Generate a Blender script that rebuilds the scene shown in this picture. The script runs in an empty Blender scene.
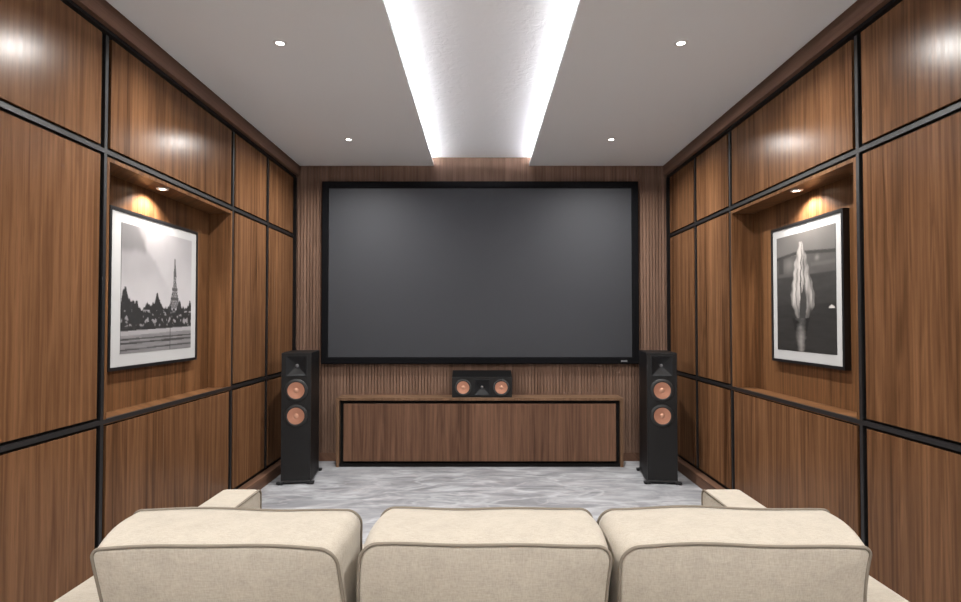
import bpy, bmesh, math, random
from mathutils import Vector, Matrix, noise
random.seed(7)
PI = math.pi
C = bpy.context.scene.collection
SC = bpy.context.scene

# ------------------------------------------------------------------ dimensions (metres); camera looks along +Y
CAMZ = 1.262
W = 1.70          # side wall panel face
YB = 5.15         # front of the slatted wall
YR = -1.45        # wall behind the sofa
ZC = 2.667        # lowered ceiling
ZR = 2.745        # raised centre of ceiling
HC = 0.433        # half width of the raised slot
F = 570.0

# ------------------------------------------------------------------ materials
def new_mat(name):
    m = bpy.data.materials.new(name); m.use_nodes = True
    nt = m.node_tree; b = nt.nodes['Principled BSDF']
    return m, nt, b
def N(nt, t, **k):
    n = nt.nodes.new(t)
    for a, v in k.items(): setattr(n, a, v)
    return n
def math_node(nt, op, a, b=None, c=None):
    n = N(nt, 'ShaderNodeMath', operation=op)
    for i, v in enumerate((a, b, c)):
        if v is None: continue
        if isinstance(v, (int, float)): n.inputs[i].default_value = v
        else: nt.links.new(v, n.inputs[i])
    return n.outputs[0]
def ramp(nt, fac, stops):
    r = N(nt, 'ShaderNodeValToRGB')
    e = r.color_ramp.elements
    while len(e) < len(stops): e.new(0.5)
    for i, (p, c) in enumerate(stops):
        e[i].position = p; e[i].color = (*c, 1) if len(c) == 3 else c
    nt.links.new(fac, r.inputs[0]); return r.outputs[0]
def mix(nt, fac, a, b, blend='MIX'):
    n = N(nt, 'ShaderNodeMix', data_type='RGBA', blend_type=blend)
    if isinstance(fac, (int, float)): n.inputs[0].default_value = fac
    else: nt.links.new(fac, n.inputs[0])
    for i, v in ((6, a), (7, b)):
        if isinstance(v, tuple): n.inputs[i].default_value = (*v, 1)
        else: nt.links.new(v, n.inputs[i])
    return n.outputs[2]
def plain(name, col, rough=0.5, metal=0.0, spec=0.5, bump=0, bscale=60):
    m, nt, b = new_mat(name)
    b.inputs['Base Color'].default_value = (*col, 1)
    b.inputs['Roughness'].default_value = rough
    b.inputs['Metallic'].default_value = metal
    b.inputs['Specular IOR Level'].default_value = spec
    tc = N(nt, 'ShaderNodeTexCoord')
    ns = N(nt, 'ShaderNodeTexNoise'); ns.inputs['Scale'].default_value = bscale
    nt.links.new(tc.outputs['Object'], ns.inputs['Vector'])
    r = math_node(nt, 'MULTIPLY_ADD', ns.outputs[0], 0.08, rough - 0.04)
    nt.links.new(r, b.inputs['Roughness'])
    if bump:
        bp = N(nt, 'ShaderNodeBump'); bp.inputs['Strength'].default_value = bump; bp.inputs['Distance'].default_value = 0.001
        nt.links.new(ns.outputs[0], bp.inputs['Height']); nt.links.new(bp.outputs[0], b.inputs['Normal'])
    return m
def emit(name, col, s):
    m, nt, b = new_mat(name)
    b.inputs['Base Color'].default_value = (*col, 1)
    b.inputs['Emission Color'].default_value = (*col, 1)
    b.inputs['Emission Strength'].default_value = s
    return m
def wood(name, dark, light, rough=0.3, board=0.13, horizontal=False, spec=.11, gain=1.0, coat=0.0):
    """walnut veneer: boards across u, grain along v"""
    m, nt, b = new_mat(name)
    tc = N(nt, 'ShaderNodeTexCoord'); sp = N(nt, 'ShaderNodeSeparateXYZ')
    nt.links.new(tc.outputs['Object'], sp.inputs[0])
    X, Y, Z = sp.outputs
    if horizontal: u = math_node(nt, 'ADD', X, Z); v = math_node(nt, 'MULTIPLY', Y, 1.0)
    else: u = math_node(nt, 'ADD', X, Y); v = Z
    idx = math_node(nt, 'FLOOR', math_node(nt, 'DIVIDE', math_node(nt, 'ADD', u, 40.03), board))
    wn = N(nt, 'ShaderNodeTexWhiteNoise', noise_dimensions='1D'); nt.links.new(idx, wn.inputs['W'])
    off = math_node(nt, 'MULTIPLY', wn.outputs[0], 23.0)
    def vec(su, sv):
        c = N(nt, 'ShaderNodeCombineXYZ')
        nt.links.new(math_node(nt, 'MULTIPLY', u, su), c.inputs[0])
        nt.links.new(math_node(nt, 'MULTIPLY', v, sv), c.inputs[1])
        nt.links.new(off, c.inputs[2]); return c.outputs[0]
    def nz(su, sv, det=2, rough_=.5, dist=0):
        n = N(nt, 'ShaderNodeTexNoise'); n.inputs['Scale'].default_value = 1
        n.inputs['Detail'].default_value = det; n.inputs['Roughness'].default_value = rough_
        n.inputs['Distortion'].default_value = dist
        nt.links.new(vec(su, sv), n.inputs['Vector']); return n.outputs[0]
    big = nz(11, .55, 2, .5, .3)
    # growth rings: sine of the distorted low frequency field
    ring = math_node(nt, 'SINE', math_node(nt, 'MULTIPLY', big, 46.0))
    ring = math_node(nt, 'MULTIPLY_ADD', ring, 0.5, 0.5)
    mid = nz(75, .9, 3, .6)
    strk = nz(26, .5, 2, .5)
    fine = nz(330, 4.5, 2, .6)
    g = math_node(nt, 'MULTIPLY_ADD', ring, .13, math_node(nt, 'MULTIPLY', strk, .50))
    g = math_node(nt, 'ADD', g, math_node(nt, 'MULTIPLY', mid, .42))
    g = math_node(nt, 'ADD', g, math_node(nt, 'MULTIPLY', fine, .12))
    g = math_node(nt, 'ADD', g, math_node(nt, 'MULTIPLY_ADD', wn.outputs[0], .16, -.19))
    mc = tuple((a + c) / 2 for a, c in zip(dark, light))
    col = ramp(nt, g, [(.18, dark), (.44, mc), (.72, light)])
    pore = nz(520, 9, 1, .5)
    pf = math_node(nt, 'MULTIPLY', math_node(nt, 'LESS_THAN', pore, .36), .22)
    col = mix(nt, pf, col, tuple(c * .45 for c in dark))
    nt.links.new(col, b.inputs['Base Color'])
    r = math_node(nt, 'MULTIPLY_ADD', mid, .10, rough - .05)
    nt.links.new(r, b.inputs['Roughness'])
    b.inputs['Specular IOR Level'].default_value = spec
    bp = N(nt, 'ShaderNodeBump'); bp.inputs['Strength'].default_value = .12; bp.inputs['Distance'].default_value = .0008
    nt.links.new(fine, bp.inputs['Height']); nt.links.new(bp.outputs[0], b.inputs['Normal'])
    return m
def marble(name):
    m, nt, b = new_mat(name)
    tc = N(nt, 'ShaderNodeTexCoord')
    mp = N(nt, 'ShaderNodeMapping'); nt.links.new(tc.outputs['Object'], mp.inputs[0])
    mp.inputs['Rotation'].default_value = (0, 0, .6); mp.inputs['Scale'].default_value = (1.0, 2.0, 1)
    n1 = N(nt, 'ShaderNodeTexNoise'); n1.inputs['Scale'].default_value = 2.2; n1.inputs['Detail'].default_value = 6; n1.inputs['Distortion'].default_value = 1.3; n1.inputs['Roughness'].default_value = .6
    nt.links.new(mp.outputs[0], n1.inputs['Vector'])
    base = ramp(nt, n1.outputs[0], [(.30, (.15, .153, .165)), (.5, (.262, .267, .284)), (.68, (.39, .397, .418))])
    def vein(scale, rot, w, amt, col, base):
        mp2 = N(nt, 'ShaderNodeMapping'); nt.links.new(tc.outputs['Object'], mp2.inputs[0])
        mp2.inputs['Rotation'].default_value = (0, 0, rot); mp2.inputs['Scale'].default_value = (.7, 2.2, 1)
        n = N(nt, 'ShaderNodeTexNoise'); n.inputs['Scale'].default_value = scale; n.inputs['Detail'].default_value = 4; n.inputs['Distortion'].default_value = .6
        nt.links.new(mp2.outputs[0], n.inputs['Vector'])
        d = math_node(nt, 'ABSOLUTE', math_node(nt, 'SUBTRACT', n.outputs[0], .5))
        f = math_node(nt, 'MULTIPLY', math_node(nt, 'SUBTRACT', 1.0, math_node(nt, 'MINIMUM', math_node(nt, 'DIVIDE', d, w), 1.0)), amt)
        return mix(nt, f, base, col)
    base = vein(1.6, .7, .034, .45, (.56, .585, .61), base)
    base = vein(2.3, -.8, .026, .35, (.54, .525, .55), base)
    base = vein(3.0, .2, .03, .4, (.16, .163, .175), base)
    nt.links.new(base, b.inputs['Base Color'])
    b.inputs['Roughness'].default_value = .42
    b.inputs['Specular IOR Level'].default_value = .35
    return m
def fabric(name, col):
    m, nt, b = new_mat(name)
    tc = N(nt, 'ShaderNodeTexCoord')
    def nz(s, d, sc=(1, 1, 1)):
        mp = N(nt, 'ShaderNodeMapping'); nt.links.new(tc.outputs['Object'], mp.inputs[0]); mp.inputs['Scale'].default_value = sc
        n = N(nt, 'ShaderNodeTexNoise'); n.inputs['Scale'].default_value = s; n.inputs['Detail'].default_value = d
        nt.links.new(mp.outputs[0], n.inputs['Vector']); return n.outputs[0]
    a = nz(420, 2, (1, 1, .18)); c = nz(420, 2, (.18, 1, 1)); e = nz(22, 4)
    s = math_node(nt, 'ADD', math_node(nt, 'MULTIPLY', a, .5), math_node(nt, 'MULTIPLY', c, .5))
    t = math_node(nt, 'ADD', math_node(nt, 'MULTIPLY', s, .75), math_node(nt, 'MULTIPLY', e, .25))
    cc = ramp(nt, t, [(.32, tuple(v * .78 for v in col)), (.5, col), (.68, tuple(min(1, v * 1.17) for v in col))])
    nt.links.new(cc, b.inputs['Base Color'])
    b.inputs['Roughness'].default_value = .9
    b.inputs['Specular IOR Level'].default_value = .15
    b.inputs['Sheen Weight'].default_value = .15
    bp = N(nt, 'ShaderNodeBump'); bp.inputs['Strength'].default_value = .35; bp.inputs['Distance'].default_value = .0012
    nt.links.new(s, bp.inputs['Height'])
    nt.links.new(bp.outputs[0], b.inputs['Normal'])
    return m
def plaster(name, col, bump, scale):
    m, nt, b = new_mat(name)
    tc = N(nt, 'ShaderNodeTexCoord')
    n = N(nt, 'ShaderNodeTexNoise'); n.inputs['Scale'].default_value = scale; n.inputs['Detail'].default_value = 3; n.inputs['Distortion'].default_value = .8
    nt.links.new(tc.outputs['Object'], n.inputs['Vector'])
    b.inputs['Base Color'].default_value = (*col, 1); b.inputs['Roughness'].default_value = .85
    b.inputs['Specular IOR Level'].default_value = .2
    bp = N(nt, 'ShaderNodeBump'); bp.inputs['Strength'].default_value = bump; bp.inputs['Distance'].default_value = .004
    nt.links.new(n.outputs[0], bp.inputs['Height']); nt.links.new(bp.outputs[0], b.inputs['Normal'])
    return m
def print_mat(name):
    m, nt, b = new_mat(name)
    a = N(nt, 'ShaderNodeAttribute', attribute_name='ink')
    nt.links.new(a.outputs['Color'], b.inputs['Base Color']); b.inputs['Roughness'].default_value = .45
    b.inputs['Specular IOR Level'].default_value = .3
    return m

M = dict(
    panel=wood('walnut_panel', (.046, .0190, .0082), (.200, .098, .046), .25),
    lining=wood('walnut_niche', (.055, .023, .009), (.22, .106, .047), .33, board=.16),
    slat=wood('walnut_slat', (.090, .052, .036), (.24, .150, .108), .55, board=.0282),
    crown=wood('walnut_crown', (.070, .036, .023), (.17, .094, .062), .45, board=.5, horizontal=True),
    console=wood('walnut_console', (.045, .022, .014), (.19, .102, .064), .42, board=.17),
    ctop=wood('walnut_console_shell', (.09, .050, .029), (.20, .118, .072), .40, board=.3, horizontal=False),
    black=plain('black_reveal', (.005, .004, .004), .6, spec=.15),
    bar=plain('dark_metal', (.010, .0095, .010), .45, .0),
    ceil=plaster('ceiling_paint', (.86, .885, .90), .05, 60),
    ceilr=plaster('textured_plaster', (.82, .82, .83), 1.0, 20),
    floor=marble('grey_marble'),
    fabric=fabric('cream_linen', (.405, .362, .300)),
    piping=plain('piping_cord', (.20, .172, .138), .85, spec=.1),
    sblack=plain('satin_black', (.012, .012, .013), .42),
    baffle=plain('charcoal_baffle', (.009, .0087, .009), .42, spec=.3),
    cab=plain('black_vinyl', (.004, .004, .0045), .5, spec=.2),
    rubber=plain('black_rubber', (.012, .012, .012), .55),
    horn=plain('black_horn', (.012, .0125, .014), .5, spec=.25),
    copper=plain('copper_cone', (.52, .25, .165), .40, .55),
    cap=plain('copper_cap', (.60, .33, .23), .35, .5),
    tweeter=plain('grey_dome', (.25, .25, .26), .3, .7),
    velvet=plain('black_velvet', (.004, .004, .005), .9, spec=.1),
    screen=plain('grey_screen_fabric', (.040, .042, .048), .65, spec=.22, bump=.05, bscale=900),
    silver=plain('silver_badge', (.55, .55, .57), .35, .8),
    fblack=plain('black_frame', (.008, .008, .009), .3),
    mat=plain('white_mat', (.42, .42, .42), .8),
    print=print_mat('print_ink'),
    white=plain('white_trim', (.8, .8, .8), .4),
    lamp=emit('lamp_lens', (1.0, .97, .93), 12),
    warm=emit('warm_lens', (1.0, .80, .58), 30),
    led=emit('led_tape', (.95, .96, 1.0), 195),
    cord=plain('grey_cord', (.2, .2, .2), .6),
)

# ------------------------------------------------------------------ mesh helpers
def box(bm, x0, x1, y0, y1, z0, z1):
    vs = [bm.verts.new((x, y, z)) for x in (x0, x1) for y in (y0, y1) for z in (z0, z1)]
    for f in ((0, 1, 3, 2), (4, 6, 7, 5), (0, 4, 5, 1), (2, 3, 7, 6), (0, 2, 6, 4), (1, 5, 7, 3)):
        bm.faces.new([vs[i] for i in f])
def obj(name, bm, m, parent=None, bevel=0, seg=2, smooth=False, loc=None):
    bmesh.ops.recalc_face_normals(bm, faces=bm.faces)
    if bevel:
        bmesh.ops.bevel(bm, geom=list(bm.edges), offset=bevel, segments=seg, affect='EDGES', profile=.5, clamp_overlap=True)
    me = bpy.data.meshes.new(name); bm.to_mesh(me); bm.free()
    if smooth or bevel:
        for p in me.polygons: p.use_smooth = True
        if not smooth: pass
    o = bpy.data.objects.new(name, me); C.objects.link(o)
    for mm in (m if isinstance(m, list) else [m]): me.materials.append(mm)
    if bevel and not smooth:
        mod = o.modifiers.new('wn', 'WEIGHTED_NORMAL'); mod.keep_sharp = False
    if parent: o.parent = parent
    if loc: o.location = loc
    return o
def B(name, dims, m, parent=None, bevel=0, seg=2):
    bm = bmesh.new(); box(bm, *dims); return obj(name, bm, m, parent, bevel, seg)
def Bs(name, many, m, parent=None):
    bm = bmesh.new()
    for d in many: box(bm, *d)
    return obj(name, bm, m, parent)
def tag(o, label=None, cat=None, group=None, kind=None):
    if label: o['label'] = label
    if cat: o['category'] = cat
    if group: o['group'] = group
    if kind: o['kind'] = kind
    return o
def empty(name, loc, label, cat, group=None, rz=0):
    o = bpy.data.objects.new(name, None); C.objects.link(o)
    o.location = loc; o.rotation_euler = (0, 0, rz); o.empty_display_size = .1
    return tag(o, label, cat, group)
def lathe(bm, prof, n=48, axis='Y', cx=0, cy=0, cz=0):
    """prof: list of (radius, along). axis Y: discs facing -Y; axis Z"""
    rings = []
    for r, a in prof:
        ring = []
        if r < 1e-6:
            p = (cx, cy + a, cz) if axis == 'Y' else (cx, cy, cz + a)
            ring = [bm.verts.new(p)]
        else:
            for i in range(n):
                t = 2 * PI * i / n
                if axis == 'Y': p = (cx + r * math.cos(t), cy + a, cz + r * math.sin(t))
                else: p = (cx + r * math.cos(t), cy + r * math.sin(t), cz + a)
                ring.append(bm.verts.new(p))
        rings.append(ring)
    for A, Bq in zip(rings, rings[1:]):
        for i in range(n):
            j = (i + 1) % n
            if len(A) == 1 and len(Bq) == 1: continue
            if len(A) == 1: bm.faces.new((A[0], Bq[i], Bq[j]))
            elif len(Bq) == 1: bm.faces.new((A[i], A[j], Bq[0]))
            else: bm.faces.new((A[i], A[j], Bq[j], Bq[i]))
def tube(bm, pts, r, n=8, closed=False):
    rings = []; L = len(pts)
    for i, p in enumerate(pts):
        a = pts[(i - 1) % L] if (closed or i > 0) else pts[i]
        b = pts[(i + 1) % L] if (closed or i < L - 1) else pts[i]
        t = (Vector(b) - Vector(a)).normalized()
        up = Vector((0, 1, 0)) if abs(t.y) < .9 else Vector((1, 0, 0))
        s = t.cross(up).normalized(); q = s.cross(t)
        rings.append([bm.verts.new(Vector(p) + (s * math.cos(2 * PI * k / n) + q * math.sin(2 * PI * k / n)) * r) for k in range(n)])
    for i in range(L if closed else L - 1):
        A, Bq = rings[i], rings[(i + 1) % L]
        for k in range(n):
            bm.faces.new((A[k], A[(k + 1) % n], Bq[(k + 1) % n], Bq[k]))
    if not closed:
        bm.faces.new(rings[0]); bm.faces.new(list(reversed(rings[-1])))

# ------------------------------------------------------------------ setting
tag(B('floor', (-1.95, 1.95, YR - .1, YB + .15, -.1, 0), M['floor']),
    'grey veined marble floor', None, None, 'structure')

ceiling = bpy.data.objects.new('ceiling', None); C.objects.link(ceiling)
tag(ceiling, 'white ceiling with a raised, lit centre slot', None, None, 'structure')
HW = .56   # hidden width of the cove
Bs('lowered_ceiling', [(-1.95, -HC, YR - .05, YB - .001, ZC, ZC + .022), (HC, 1.95, YR - .05, YB - .001, ZC, ZC + .022),
                       (-1.95, -HW, YR - .05, YB - .001, ZC + .022, ZR + .1), (HW, 1.95, YR - .05, YB - .001, ZC + .022, ZR + .1)], M['ceil'], ceiling)
o = B('raised_panel', (-HW, HW, YR - .05, YB + .05, ZR, ZR + .1), M['ceilr'], ceiling)
o['label'] = 'raised textured white centre panel'

# slatted wall carrying the screen
bm = bmesh.new(); box(bm, -1.95, 1.95, YB + .012, YB + .12, 0, ZR + .1)
wb = tag(obj('wall_back', bm, M['slat']), 'walnut slatted wall behind the screen', None, None, 'structure')
bm = bmesh.new(); x = -1.692; pitch = .0282
while x + .018 < 1.70:
    box(bm, x, x + .0205, YB, YB + .013, .075, ZR - .001 if abs(x + .01) < HC + .1 else ZC - .001)
    x += pitch
obj('slats', bm, M['slat'], wb)
tag(B('baseboard_back', (-1.648, 1.648, YB - .004, YB + .012, 0, .075), M['crown']), 'dark wooden skirting under the slats', None, None, 'structure')
tag(B('wall_rear', (-1.95, 1.95, YR - .1, YR, 0, ZR + .1), M['ceil']), 'plain pale wall behind the viewer', None, None, 'structure')

# side walls --------------------------------------------------------
ROWS = [(.108, .784), (.828, 2.005), (2.050, 2.555)]
COLS = [YR, -.06, 1.25, 2.562, 3.885, 4.520, 5.140]    # batten centres
NY0, NY1, NZ0, NZ1, ND = 2.592, 3.856, .810, 1.988, .15
def side_wall(s, side):
    def bx(x0, x1, *r):
        a, b = sorted((s * x0, s * x1)); return (a, b, *r)
    root = Bs('wall_' + side, [bx(W + .014, W + .24, YR, NY0 - .02, 0, ZR + .1), bx(W + .014, W + .24, NY1 + .02, YB + .012, 0, ZR + .1),
                               bx(W + .014, W + .24, NY0 - .02, NY1 + .02, 0, NZ0 - .02), bx(W + .014, W + .24, NY0 - .02, NY1 + .02, NZ1 + .02, ZR + .1),
                               bx(W + ND + .02, W + .24, NY0 - .02, NY1 + .02, NZ0 - .02, NZ1 + .02)], M['black'])
    tag(root, side + ' wall of walnut panels with black reveals', None, None, 'structure')
    for i in range(len(COLS) - 1):
        g0 = .034; g1 = .034 if i < len(COLS) - 2 else .006
        for j, (z0, z1) in enumerate(ROWS):
            if i == 3 and j == 1: continue
            B('panel', bx(W, W + .015, COLS[i] + (g0 if i else 0), COLS[i + 1] - g1, z0, z1), M['panel'], root, .0015, 1)
    # satin metal insets lying in the reveals
    for zc in (.806, 2.0275):
        B('metal_inset', bx(W - .002, W + .015, YR, COLS[-1] - .01, zc - .010, zc + .010), M['bar'], root)
    B('metal_inset', bx(1.676, W + .015, YR, COLS[-1] - .01, 2.556, 2.5715), M['black'], root)
    for k, yc in enumerate(COLS[1:-1]):
        h = .010
        B('metal_inset', bx(W - .001, W + .015, yc - h, yc + h, .10, 2.56), M['bar'], root)
    B('corner_batten', bx(1.674, W, 5.122, YB - .002, .10, 2.556), M['black'], root)
    # niche lining
    t = .018
    Bs('niche_lining', [bx(W + ND, W + ND + .02, NY0 - t, NY1 + t, NZ0 - t, NZ1 + t),
                        bx(W - .0005, W + ND, NY0 - t, NY0, NZ0 - t, NZ1 + t), bx(W - .0005, W + ND, NY1, NY1 + t, NZ0 - t, NZ1 + t),
                        bx(W - .0005, W + ND, NY0, NY1, NZ0 - t, NZ0), bx(W - .0005, W + ND, NY0, NY1, NZ1, NZ1 + t)], M['lining'], root)
    tag(B('baseboard_' + side, bx(1.648, W + .014, YR, YB - .001, 0, .082), M['crown'], None, .002, 1), 'walnut skirting board of the %s wall' % side, None, None, 'structure')
    tag(B('trim_1' if s < 0 else 'trim_2', bx(1.648, W + .014, YR, YB - .001, 2.572, ZC - .0005), M['crown'], None, .001, 1), 'walnut cornice above the %s wall panels' % side, None, None, 'structure')
side_wall(-1, 'left'); side_wall(1, 'right')

# ------------------------------------------------------------------ lamps
def spot(name, loc, power, col, size, blend, radius, rot=(0, 0, 0), parent=None):
    l = bpy.data.lights.new(name, 'SPOT'); l.energy = power; l.color = col
    l.spot_size = math.radians(size); l.spot_blend = blend; l.shadow_soft_size = radius
    o = bpy.data.objects.new(name, l); C.objects.link(o); o.location = loc; o.rotation_euler = rot
    if parent: o.parent = parent
    return o
def downlight(x, y, label, power=1.0):
    e = empty('downlight', (x, y, ZC), label, 'ceiling light', 'recessed round ceiling downlights')
    bm = bmesh.new()
    lathe(bm, [(.019, -.001), (.022, -.005), (.032, -.005), (.036, -.0005), (.036, 0), (.019, 0), (.019, -.001)], 32, 'Z')
    obj('trim_ring', bm, M['white'], e, smooth=True)
    bm = bmesh.new(); lathe(bm, [(0, -.003), (.014, -.003), (.019, -.0015)], 32, 'Z')
    obj('lens', bm, M['lamp'], e, smooth=True)
    l = bpy.data.lights.new('downlight_beam', 'AREA'); l.shape = 'DISK'; l.size = .07; l.energy = POW * power; l.color = (1.0, .975, .94); l.spread = math.radians(156)
    o = bpy.data.objects.new('downlight_beam', l); C.objects.link(o); o.parent = e; o.location = (0, 0, -.012)
    return e
POW = 22
for y, w, xl, xr in ((2.855, 'nearer', -1.02, 1.01), (4.39, 'farther', -1.03, 1.006)):
    for x, s in ((xl, 'left'), (xr, 'right')):
        downlight(x, y, '%s white round downlight in the ceiling %s of the bright slot' % (w, s))
for y, w, pw in ((1.33, 'above the sofa', .28), (-.2, 'behind the sofa', 1.5)):
    for x, s in ((-1.03, 'left'), (1.04, 'right')):
        downlight(x, y, 'white round downlight %s, on the %s half of the ceiling' % (w, s), pw)

for s, side in ((-1, 'left'), (1, 'right')):
    e = empty('led_strip', (s * (HW - .022), 0, ZC + .022), 'bright white light strip hidden above the %s lip of the ceiling slot' % side, 'light strip', 'light strips of the ceiling slot')
    B('carrier', (-.009, .009, YR + .02, YB - .02, 0, .006), M['white'], e)
    B('led_tape', (-.006, .006, YR + .03, YB - .03, .006, .009), M['led'], e)

for s, side in ((-1, 'left'), (1, 'right')):  # unseen uplights added to brighten the ceiling edges and the sofa backs
    e = empty('wall_sconce', (s * 1.38, YR, 1.95), 'frosted white uplight sconce on the wall behind the viewer, %s side' % side, 'wall lamp', 'wall sconces behind the viewer')
    B('bracket', (-.05, .05, 0, .02, -.12, .06), M['silver'], e, .003, 1)
    bm = bmesh.new(); lathe(bm, [(0, -.10), (.055, -.10), (.085, .08), (.081, .08), (.052, -.094), (0, -.094)], 32, 'Z', 0, .11, 0)
    obj('shade', bm, M['white'], e, smooth=True)
    bm = bmesh.new(); lathe(bm, [(0, -.05), (.025, -.04), (.032, -.01), (.022, .03), (0, .045)], 24, 'Z', 0, .11, 0)
    obj('bulb', bm, emit('bulb_%s' % side, (1.0, .98, .96), 1700), e, smooth=True)
NX = W + .055
for s, side in ((-1, 'left'), (1, 'right')):
    e = empty('niche_spotlight', (s * NX, 3.12 if s < 0 else 3.16, NZ1), 'small warm spotlight under the top of the %s wall niche' % side, 'spotlight', 'niche spotlights')
    bm = bmesh.new(); lathe(bm, [(.017, -.001), (.020, -.006), (.030, -.006), (.033, 0), (.017, 0), (.017, -.001)], 32, 'Z')
    obj('trim_ring', bm, M['white'], e, smooth=True)
    bm = bmesh.new(); lathe(bm, [(0, -.004), (.012, -.004), (.0165, -.0015)], 32, 'Z')
    obj('lens', bm, M['warm'], e, smooth=True)
    spot('niche_beam', (0, 0, -.02), 19, (1.0, .92, .85), 135, .6, .012, (0, s * -.22, 0), e)

# ------------------------------------------------------------------ framed prints
def smooth(a, b, x):
    t = max(0, min(1, (x - a) / (b - a))); return t * t * (3 - 2 * t)
def fbm(x, y, s, o=3):
    v = 0; a = .5
    for k in range(o):
        v += a * noise.noise(Vector((x * s, y * s, k * 7.3 + s))); s *= 2.1; a *= .5
    return v
def print_tower(u, v):
    """u left-right, v top-bottom; black and white park skyline with a lattice mast"""
    g = .44 + .14 * smooth(.1, .6, v)
    diag = u - .30 - .95 * (v - .12) + .05 * fbm(u, v, 8)      # cloud bank with a slanting right edge
    g -= .11 * smooth(.03, -.05, diag) * smooth(.62, .25, v)
    g -= .12 * smooth(.33, .27, u + .02 * fbm(0, v, 10)) * smooth(.24, .16, v + .04 * fbm(u, 3, 7))
    g += .06 * fbm(u, v, 4)
    # mast
    dx = abs(u - .725)
    if .20 < v < .36: 
        if dx < .009 + .014 * smooth(.24, .36, v): g = .10
    if .36 <= v < .64:
        w = .018 + .075 * ((v - .36) / .28) ** 1.7
        w *= 1 + .25 * fbm(u, v * 3, 20)
        if dx < w:
            lat = math.sin((v * 150)) * math.sin((u - .725) * 260 + v * 60)
            g = .10 if (lat < .25 or dx > w * .75) else .42
        if abs(v - .47) < .012 and dx < .045: g = .10
        if abs(v - .555) < .010 and dx < .06: g = .08
    # tree line
    h = .635 + .06 * fbm(u, 2, 9) + .075 * fbm(u, 5, 34)
    h -= .16 * max(0, 1 - abs(u - .045) / .055) + .05 * max(0, 1 - abs(u - .14) / .10)
    h -= .12 * max(0, 1 - abs(u - .47) / .075) + .05 * max(0, 1 - abs(u - .33) / .05)
    h -= .09 * max(0, 1 - abs(u - .97) / .055) + .05 * max(0, 1 - abs(u - .80) / .05)
    if v > h and v < .83:
        k = fbm(u, v, 22, 3)
        g = .028 + .05 * max(0, k)
        if k > .16 and v > .66 and v < .79: g = .34
    # foreground path and water
    if v >= .80 + .03 * (1 - u):
        g = .26 + .10 * fbm(u * .35, v * 3, 14)
        if v < .835 + .03 * (1 - u): g = .42
        for vb, hb in ((.875, .007), (.905, .009), (.955, .006)):
            if abs(v - vb - .02 * (1 - u)) < hb * (1 + fbm(u, vb, 6)) : g = .07
        if abs(u - .66) < .005 and v > .80: g = .06
    g = max(.008, min(.8, g * .72))
    return (g * 1.0, g * .965, g * .99)
def print_hands(u, v):
    """black and white print of a pale pair of raised palms mirrored in dark water under a bridge"""
    g = .135 - .02 * v + .02 * fbm(u, v, 3)
    tint = (1.06, 1.0, .95)
    if v > .19: g = .075 + .03 * fbm(u, v * 2, 5)
    if v > .36: g = .032 + .018 * fbm(u * .5, v * 3, 8)
    if v > .60: g = .022 + .014 * fbm(u * .4, v * 4, 9)
    # bridge deck and pier
    dk = .165 + .07 * abs(u - .4)
    if abs(v - dk) < .014: g = .035
    if .04 < u < .13 and dk < v < .33: g = .04
    g += .09 * math.exp(-((u - .25) / .10) ** 2 - ((v - .26) / .06) ** 2)
    g += .13 * math.exp(-((u - .72) / .035) ** 2 - ((v - .235) / .022) ** 2)
    if u > .62 and .27 < v < .30: g = .10
    # palms
    LC = [(.075, .425), (.16, .385), (.26, .330), (.36, .315), (.46, .275), (.56, .262), (.63, .30), (.72, .36)]
    RC = [(.075, .47), (.16, .525), (.26, .565), (.36, .600), (.46, .650), (.56, .680), (.63, .66), (.72, .565)]
    def at_(T, v):
        for (a, b), (c_, d_) in zip(T, T[1:]):
            if a <= v <= c_: return b + (d_ - b) * (v - a) / (c_ - a)
        return None
    if .075 < v < .72:
        l = at_(LC, v) + .008 * math.sin(v * 70); r = at_(RC, v) + .008 * math.sin(v * 60 + 2)
        if l < u < r:
            d = (u - l) / (r - l)
            g = .46 - .36 * abs(d - .33) + .42 * fbm(u * 2.4, v * .8, 7)
            seam = .60 - .15 * smooth(.1, .4, v)
            if abs(d - seam) < .035: g = .08
            if v > .2 and abs(d - seam - .20) < .035: g *= .45
            if v > .3 and abs(d - seam + .22) < .03: g *= .55
            if v > .44 and abs(u - .50 + .12 * (v - .44)) < .050 * smooth(.44, .58, v) + .006: g = .045 + .05 * max(0, fbm(u, v, 16))
            if d > .9 or d < .06: g *= .6
            g *= 1 - .85 * smooth(.56, .70, v) * (.6 + .8 * abs(fbm(u, v, 12)))
            g = max(.04, g)
    # reflection
    if v >= .72:
        t = (v - .72) / .28
        w = (.085 * (1 - t) + .060) * (1 + .5 * fbm(v, 1, 14))
        d = abs(u - .44) / w
        if d < 1: g = (.05 + .16 * smooth(.05, .6, t)) * (1 - .6 * d) + .03 + .10 * fbm(u, v * 2.5, 13) - .10 * d
        if t < .22: g = min(g, .05 + .45 * max(0, fbm(u, v, 16)))
    if abs(u - .935) < .04 and .635 - .35 * (.05 - abs(u - .935)) < v < .645: g = .55
    g = max(.008, min(.8, g * .85))
    return (g * tint[0], g * tint[1], g * tint[2])
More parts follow.
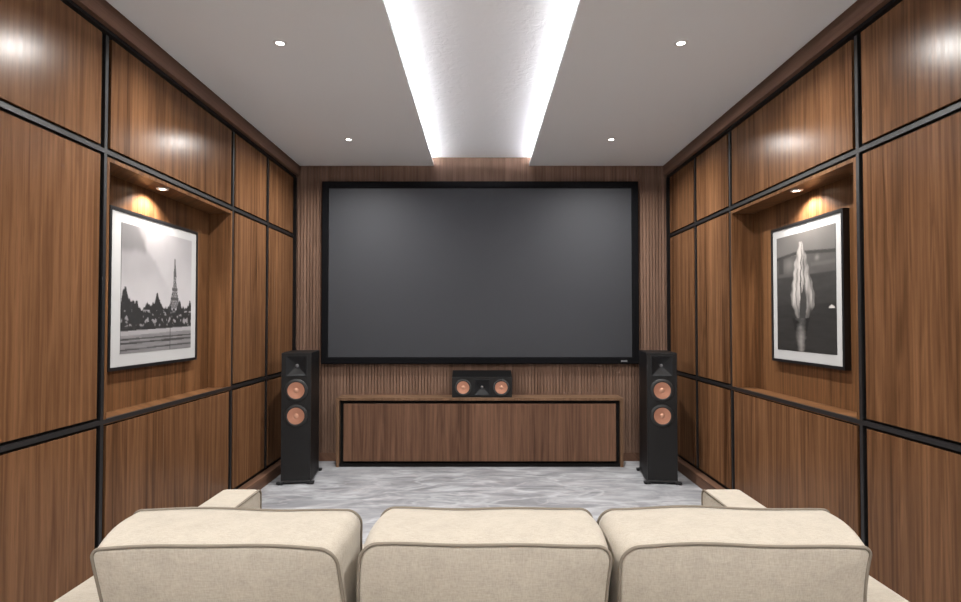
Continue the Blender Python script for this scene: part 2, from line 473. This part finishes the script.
def picture(s, yc, wd, z0, z1, fn, label, matw, flip):
    # local frame: built with X = depth into the room (towards the centre), Y = along the wall
    e = empty('framed_picture', (s * (W + ND), yc, z0), label, 'picture')
    H = z1 - z0; fw = .017; dp = .034
    def bx(x0, x1, *r):
        a, b = sorted((-s * x0, -s * x1)); return (a, b, *r)
    hw = wd / 2
    bm = bmesh.new()
    box(bm, *bx(.001, dp, -hw, -hw + fw, 0, H)); box(bm, *bx(.001, dp, hw - fw, hw, 0, H))
    box(bm, *bx(.001, dp, -hw + fw, hw - fw, 0, fw)); box(bm, *bx(.001, dp, -hw + fw, hw - fw, H - fw, H))
    obj('frame', bm, M['fblack'], e)
    mt, mb, ml, mr = matw
    B('mat_board', bx(.002, .029, -hw + fw, hw - fw, fw, H - fw), M['mat'], e)
    # print: coloured grid, 1 mm proud of the board
    nu, nv = 110, 132
    # ml / mr are the near (camera side) and far margins along the wall
    ya, yb = -hw + fw + ml, hw - fw - mr; za, zb = fw + mb, H - fw - mt
    bm = bmesh.new(); lay = bm.loops.layers.color.new('ink')
    vs = [[bm.verts.new((-s * .0305, ya + (yb - ya) * i / nu, za + (zb - za) * j / nv)) for i in range(nu + 1)] for j in range(nv + 1)]
    for j in range(nv):
        for i in range(nu):
            f = bm.faces.new((vs[j][i], vs[j][i + 1], vs[j + 1][i + 1], vs[j + 1][i]))
            u = (i + .5) / nu
            if s > 0: u = 1 - u
            q = [fn(u + du / nu, 1 - (j + .5) / nv + dv / nv) for du in (-.3, .3) for dv in (-.3, .3)]
            c = tuple(sum(t[k] for t in q) / 4 for k in range(3))
            c = tuple(x ** (1 / 2.2) for x in c)
            for l in f.loops: l[lay] = (*c, 1)
    o = obj('print', bm, M['print'], e)
    bm = bmesh.new(); box(bm, *bx(.0292, .0304, ya, yb, za, zb)); obj('print_backing', bm, M['fblack'], e)
    return e
picture(-1, 3.211, .868, 1.012, 1.829, print_tower, 'black framed black and white print of a tower above trees, hanging in the left niche', (.052, .064, .080, .058), 0)
picture(1, 3.212, .715, 1.012, 1.829, print_hands, 'black framed print of pale raised hands over dark water, hanging in the right niche', (.048, .056, .050, .048), 1)

# ------------------------------------------------------------------ projection screen
YS = YB - .048; sc_ = F / YS
sx0, sx1 = (321 - 481.5) / sc_, (639.2 - 481.5) / sc_
sz0, sz1 = CAMZ + (320 - 363.5) / sc_, CAMZ + (320 - 180) / sc_
e = empty('projection_screen', (0, YB, sz0), 'large dark grey projection screen in a black frame on the slatted wall', 'screen')
fw = .062; H = sz1 - sz0; t = YB - YS
bm = bmesh.new()
# bevelled frame section swept round the rectangle
prof = [(0, 0), (0, -t + .006), (.008, -t), (fw - .008, -t), (fw, -t + .010), (fw, 0)]
loops = []
for ins, y in prof:
    loops.append([bm.verts.new(p) for p in ((sx0 + ins, y, ins), (sx1 - ins, y, ins), (sx1 - ins, y, H - ins), (sx0 + ins, y, H - ins))])
for a, b in zip(loops, loops[1:] + loops[:1]):
    for i in range(4): bm.faces.new((a[i], a[(i + 1) % 4], b[(i + 1) % 4], b[i]))
obj('frame', bm, M['velvet'], e)
B('screen_surface', (sx0 + fw - .002, sx1 - fw + .002, -t + .014, -t + .018, fw - .002, H - fw + .002), M['screen'], e)
bx0 = (620.8 - 481.5) / sc_
bm = bmesh.new()
# small badge with five raised bars standing for the tiny illegible lettering
for k in range(5): box(bm, bx0 + k * .0115, bx0 + k * .0115 + .0085, -t - .002, -t + .001, .020, .034)
obj('badge', bm, M['silver'], e)

# ------------------------------------------------------------------ media console
CX0, CX1, CY = -1.252, 1.222, 4.93
CH = .594
e = empty('media_console', ((CX0 + CX1) / 2, CY, 0), 'long low walnut media console under the projection screen', 'console')
hw = (CX1 - CX0) / 2; cd = YB - CY - .006
Bs('shell', [(-hw, hw, 0, cd, CH - .022, CH), (-hw, -hw + .026, 0, cd, 0, CH - .022), (hw - .026, hw, 0, cd, 0, CH - .022)], M['ctop'], e)
Bs('inner_frame', [(-hw + .026, hw - .026, .012, cd, 0, .030), (-hw + .026, hw - .026, .045, cd, .03, CH - .022)], M['black'], e)
B('front_panel', (-hw + .062, hw - .062, .004, .045, .050, CH - .052), M['console'], e, .002, 1)
# ------------------------------------------------------------------ speakers
def driver(parent, x, z, y, R, rc, face=1.0):
    bm = bmesh.new(); lathe(bm, [(R, 0), (R, -.006), (R - .006, -.010), (rc + .012, -.010), (rc + .008, -.013), (rc + .003, -.011), (rc, -.006), (rc, 0)], 48, 'Y')
    w = obj('woofer', bm, M['rubber'], parent, smooth=True, loc=(x, y, z))
    bm = bmesh.new(); lathe(bm, [(rc, -.009), (rc * .75, -.0075), (rc * .32, -.0035), (rc * .30, -.0035)], 48, 'Y')
    obj('cone', bm, M['copper'], w, smooth=True)['label'] = 'copper cone'
    bm = bmesh.new(); r0 = rc * .31
    lathe(bm, [(r0, -.0030)] + [(r0 * math.cos(a), -.0030 - .008 * math.sin(a)) for a in (.3, .6, .9, 1.2)] + [(0, -.011)], 32, 'Y')
    obj('dust_cap', bm, M['cap'], w, smooth=True)
    return w
def horn(parent, x, z, w, h, y, depth):
    """square flared horn mouth narrowing to a round throat"""
    bm = bmesh.new(); n = 48; L = []
    def sq(t, a, b):
        c, s_ = math.cos(t), math.sin(t); k = max(abs(c), abs(s_)); return (a * c / k, b * s_ / k)
    for k, (f, yy) in enumerate(((1, 0), (1, -.004), (.90, -.004), (.84, 0), (.60, .45), (.38, .8), (.22, 1))):
        ring = []
        for i in range(n):
            t = 2 * PI * i / n + PI / 4
            px, pz = sq(t, w / 2 * f, h / 2 * f)
            rr = min(w, h) / 2 * f
            r = max(0, min(1, (k - 3) / 3))
            qx, qz = rr * math.cos(t), rr * math.sin(t)
            ring.append(bm.verts.new((px * (1 - r) + qx * r, yy * depth if k > 3 else yy, pz * (1 - r) + qz * r)))
        L.append(ring)
    for A, Bq in zip(L, L[1:]):
        for i in range(n): bm.faces.new((A[i], A[(i + 1) % n], Bq[(i + 1) % n], Bq[i]))
    bm.faces.new(L[-1])
    hh = obj('horn', bm, M['horn'], parent, loc=(x, y, z))
    bm = bmesh.new(); r = min(w, h) * .085
    lathe(bm, [(r, depth - .001)] + [(r * math.cos(a), depth - .001 - r * .8 * math.sin(a)) for a in (.4, .8, 1.2)] + [(0, depth - .001 - r * .8)], 24, 'Y')
    obj('tweeter', bm, M['tweeter'], hh, smooth=True)
    return hh
def tower(px0, px1, label, s):
    D = 4.42
    xa, xb = (px0 - 481.5) * D / F, (px1 - 481.5) * D / F
    w = xb - xa
    e = empty('tower_speaker', ((xa + xb) / 2, D, 0), label, 'speaker', 'tower speakers beside the screen', -s * math.radians(7))
    HT = 1.012; h = w / 2
    B('cabinet', (-h, h, .03, .40, .028, HT), M['cab'], e, .003, 2)
    # baffle with an opening for the horn
    hz0, hz1 = .828, .992; hx = .083
    Bs('baffle', [(-h + .001, h - .001, 0, .0295, .030, hz0), (-h + .001, h - .001, 0, .0295, hz1, HT - .002),
                  (-h + .001, -hx, 0, .0295, hz0, hz1), (hx, h - .001, 0, .0295, hz0, hz1)], M['baffle'], e)
    horn(e, 0, (hz0 + hz1) / 2, hx * 2, hz1 - hz0, 0, .028)
    driver(e, 0, .722, 0, .088, .064); driver(e, 0, .526, 0, .088, .064)
    B('base_plate', (-h - .004, h + .004, -.004, .404, .014, .028), M['sblack'], e, .002, 1)
    for fx in (-1, 1):
        for fy in (0, 1):
            bm = bmesh.new(); y = -.006 if fy == 0 else .385
            box(bm, min(fx * (h - .02), fx * (h + .028)), max(fx * (h - .02), fx * (h + .028)), y - .014, y + .020, .008, .022)
            lathe(bm, [(0, 0), (.010, 0), (.013, .004), (.013, .008), (0, .008)], 20, 'Z', fx * (h + .012), y + .003, 0)
            obj('foot', bm, M['sblack'], e)
    return e
tower(282.3, 311.2, 'tall black tower speaker with two copper cones standing left of the console', -1)
tower(646.8, 676.2, 'tall black tower speaker with two copper cones standing right of the console', 1)

# centre speaker on the console; its top slopes up to the rear
D = 4.957
sx = F / D
cxa, cxb = (452.0 - 481.5) / sx, (512 - 481.5) / sx
e = empty('center_speaker', ((cxa + cxb) / 2, D, CH), 'short wide black speaker with two copper cones lying on the console', 'speaker')
w = cxb - cxa; h = w / 2; HF = .176; HB = .222; dp = .172
bm = bmesh.new()
pr = [(.026, .0), (dp, .0), (dp, HB), (.026, HF)]
va = [bm.verts.new((-h, y, z)) for y, z in pr]; vb = [bm.verts.new((h, y, z)) for y, z in pr]
bm.faces.new(va); bm.faces.new(list(reversed(vb)))
for i in range(4): bm.faces.new((va[i], vb[i], vb[(i + 1) % 4], va[(i + 1) % 4]))
obj('cabinet', bm, M['cab'], e, .002, 1)
hx = .072; hz0, hz1 = .018, .160
Bs('baffle', [(-h + .001, -hx, 0, .0255, .001, HF), (hx, h - .001, 0, .0255, .001, HF), (-hx, hx, 0, .0255, .001, hz0), (-hx, hx, 0, .0255, hz1, HF)], M['baffle'], e)
horn(e, 0, (hz0 + hz1) / 2, hx * 2, hz1 - hz0, 0, .024)
driver(e, (463.2 - 482) / sx, .088, 0, .072, .054); driver(e, (501.2 - 482) / sx, .088, 0, .072, .054)

# ------------------------------------------------------------------ sofa
def rounded_loop(w, h, radii, n=10):
    """rounded rectangle in (x,z), centred; radii: br, tr, tl, bl"""
    P = []
    cs = ((w / 2, -h / 2, -PI / 2), (w / 2, h / 2, 0), (-w / 2, h / 2, PI / 2), (-w / 2, -h / 2, PI))
    for (cx, cz, a0), r in zip(cs, radii):
        ox = cx - math.copysign(r, cx); oz = cz - math.copysign(r, cz)
        for k in range(n + 1):
            a = a0 + PI / 2 * k / n; P.append((ox + r * math.cos(a), oz + r * math.sin(a)))
    # resample straight runs
    out = []
    for i, p in enumerate(P):
        q = P[(i + 1) % len(P)]; d = math.hypot(q[0] - p[0], q[1] - p[1]); m = max(1, int(d / .02))
        for k in range(m): out.append((p[0] + (q[0] - p[0]) * k / m, p[1] + (q[1] - p[1]) * k / m))
    return out
def cushion(name, w, h, t, puff, radius, seed, parent=None, loc=(0, 0, 0), lean=0, flare=0, label=None, cat=None, group=None, yaw=0):
    """box cushion: back at y=0, front at y=t, bottom at z=0"""
    base = rounded_loop(w, h, radius)
    rnd = random.Random(seed)
    ph = [rnd.uniform(0, 6.28) for _ in range(6)]
    def wob(x, z, k): return .0035 * math.sin(x * 11 + ph[k]) + .0025 * math.sin(x * 23 + z * 9 + ph[k + 1]) + .0035 * math.sin(z * 13 + ph[k + 2])
    n = len(base)
    def ringpts(scale, y, k, grow=0):
        L = []
        for (x, z) in base:
            # sides and top bow gently outwards
            gx = 1 + grow / (w / 2); gz = 1 + grow / (h / 2)
            px, pz = x * scale * gx, z * scale * gz
            q = scale ** 6
            px += q * .006 * math.sin(z * 17 + ph[k]); pz += q * (wob(x, z, k) * .7 + .003 * (1 - (2 * x / w) ** 2) * (1 if z > 0 else 0))
            L.append(Vector((px, y, pz)))
        return L
    rings = []
    prof = [0.0, .12, .25, .4, .55, .68, .79, .88, .94, .975, 1.0]
    for s_ in prof[1:]:
        yy = -puff * (1 - s_ ** 2.6) ** .75
        rings.append([v + Vector((0, yy + .0022 * noise.noise(Vector((v.x * 6 + seed, v.z * 6, seed))) * (1 if s_ < .97 else 0), 0)) for v in ringpts(s_, 0, 0)])
    nb = len(rings)
    for k in range(1, 8):
        f = k / 8; rings.append([a.lerp(b, 1) for a, b in zip(ringpts(1, t * f, 0, .007 * math.sin(PI * f)), ringpts(1, t * f, 0, .007 * math.sin(PI * f)))])
        for q, (a, b) in enumerate(zip(ringpts(1, 0, 0), ringpts(1, 0, 1))):
            rings[-1][q] += (b - a) * f
    for s_ in reversed(prof[1:]):
        yy = t + puff * (1 - s_ ** 2.6) ** .75
        rings.append([v + Vector((0, yy, 0)) for v in ringpts(s_, 0, 1)])
    for r in rings:
        for v in r:
            if v.x * flare > 0: v.x += flare * (abs(v.x) / (w / 2)) * max(0, min(1, v.y / t)) * max(0, min(1, (v.z - .01) / .05))
            v.y -= (v.z + h / 2) * math.tan(lean)
    back_edge = rings[nb - 1]; front_edge = rings[nb + 7]
    bm = bmesh.new()
    V = [[bm.verts.new(p) for p in r] for r in rings]
    sh = h / 2 * math.tan(lean)
    c0 = bm.verts.new((0, -puff - sh, 0)); c1 = bm.verts.new((0, t + puff - sh, 0))
    for A, Bq in zip(V, V[1:]):
        for i in range(n): bm.faces.new((A[i], A[(i + 1) % n], Bq[(i + 1) % n], Bq[i]))
    for i in range(n):
        bm.faces.new((c0, V[0][i], V[0][(i + 1) % n])); bm.faces.new((c1, V[-1][(i + 1) % n], V[-1][i]))
    bmesh.ops.translate(bm, verts=bm.verts, vec=(0, 0, h / 2))
    o = obj(name, bm, M['fabric'], parent, smooth=True, loc=loc)
    o.rotation_euler = (0, 0, yaw)
    if label: tag(o, label, cat, group)
    for edge in (back_edge, front_edge):
        bm = bmesh.new()
        tube(bm, [p + Vector((0, 0, h / 2)) + (Vector((p.x, 0, p.z)).normalized() * .0015) for p in edge], .0036, 8, True)
        obj('piping', bm, M['piping'], o, smooth=True)
    return o

SZ = .632
sofa = empty('sofa', (0, 1.02, 0), 'cream linen three-seat sofa seen from behind, facing the screen', 'sofa')
S0 = 1.02    # rear of sofa in world y; children are local to it
AO, AI, AF = .975, .826, 2.16 - S0
def soft_box(name, dims, m, parent, bev, seg=4):
    bm = bmesh.new(); box(bm, *dims)
    bmesh.ops.recalc_face_normals(bm, faces=bm.faces)
    bmesh.ops.bevel(bm, geom=list(bm.edges), offset=bev, segments=seg, affect='EDGES', profile=.5)
    return obj(name, bm, m, parent, smooth=True)
soft_box('base', (-AI + .002, AI - .002, .10, AF - .05, .10, .30), M['fabric'], sofa, .015)
soft_box('back_frame', (-AI + .002, AI - .002, 0, .135, .10, SZ), M['fabric'], sofa, .03)
for s in (-1, 1):
    a, b = sorted((s * AI, s * AO))
    arm = soft_box('armrest', (a, b, 0, AF, .10, SZ), M['fabric'], sofa, .022)
    for xx in (s * (AI + .004), s * (AO - .004)):
        bm = bmesh.new(); tube(bm, [(xx, .01, SZ - .003), (xx, AF * .5, SZ - .003), (xx, AF - .022, SZ - .003), (xx, AF - .008, SZ - .009), (xx, AF - .002, SZ - .024), (xx, AF - .002, .115)], .0042, 8)
        if xx == s * (AI + .004): obj('piping', bm, M['piping'], arm, smooth=True)
        else: bm.free()
for x in (-.88, .88):
    for y in (.06, AF - .08):
        bm = bmesh.new(); lathe(bm, [(0, 0), (.018, 0), (.026, .10), (0, .10)], 20, 'Z', x, y, 0); obj('leg', bm, M['sblack'], sofa, smooth=False)
for i, x in enumerate((-.548, 0, .548)):
    bm = bmesh.new(); box(bm, x - .2725, x + .2725, .16, AF - .015, .302, .438)
    bmesh.ops.recalc_face_normals(bm, faces=bm.faces)
    bmesh.ops.bevel(bm, geom=list(bm.edges), offset=.03, segments=4, affect='EDGES', profile=.5)
    o = obj('seat_cushion', bm, M['fabric'], None, smooth=True, loc=(0, S0, 0))
    tag(o, 'cream seat cushion on the %s seat of the sofa' % ('left', 'middle', 'right')[i], 'cushion', 'sofa seat cushions')
LEAN = math.radians(11)
for x0, x1, lb, sd, fl, rad in ((-.785, -.290, 'left', 3, -.054, (.05, .036, .018, .05)), (-.247, .262, 'middle', 5, 0, (.05, .034, .034, .05)),
                                (.290, .792, 'right', 9, .056, (.05, .018, .036, .05))):
    h = .345
    loc = ((x0 + x1) / 2, 1.165 + h * math.tan(LEAN), .8025 - h)
    cushion('back_cushion', x1 - x0, h, .222, .014, rad, sd, None, loc, LEAN, fl, 'cream piped back cushion, the %s one of three along the sofa back' % lb, 'cushion', 'sofa back cushions')

# ------------------------------------------------------------------ world, camera, view
wd = bpy.data.worlds.new('world'); SC.world = wd; wd.use_nodes = True
wd.node_tree.nodes['Background'].inputs[0].default_value = (.5, .5, .5, 1)
wd.node_tree.nodes['Background'].inputs[1].default_value = .05
cam = bpy.data.cameras.new('camera'); co = bpy.data.objects.new('camera', cam); C.objects.link(co)
cam.sensor_width = 36; cam.lens = 36 * F / 961
TILT = 12.7 / F
co.location = (0, 0, CAMZ); co.rotation_euler = (PI / 2 + math.atan(TILT), 0, 0)
cam.shift_x = -1.0 / 961; cam.shift_y = 6.8 / 961; cam.clip_start = .02
SC.camera = co
SC.view_settings.view_transform = 'Standard'; SC.view_settings.look = 'None'
SC.view_settings.gamma = 1; SC.view_settings.use_curve_mapping = False
SC.view_settings.exposure = 0.45
SC.cycles.use_denoising = True
SC.cycles.max_bounces = 8; SC.cycles.diffuse_bounces = 5
SC.cycles.sample_clamp_indirect = 6
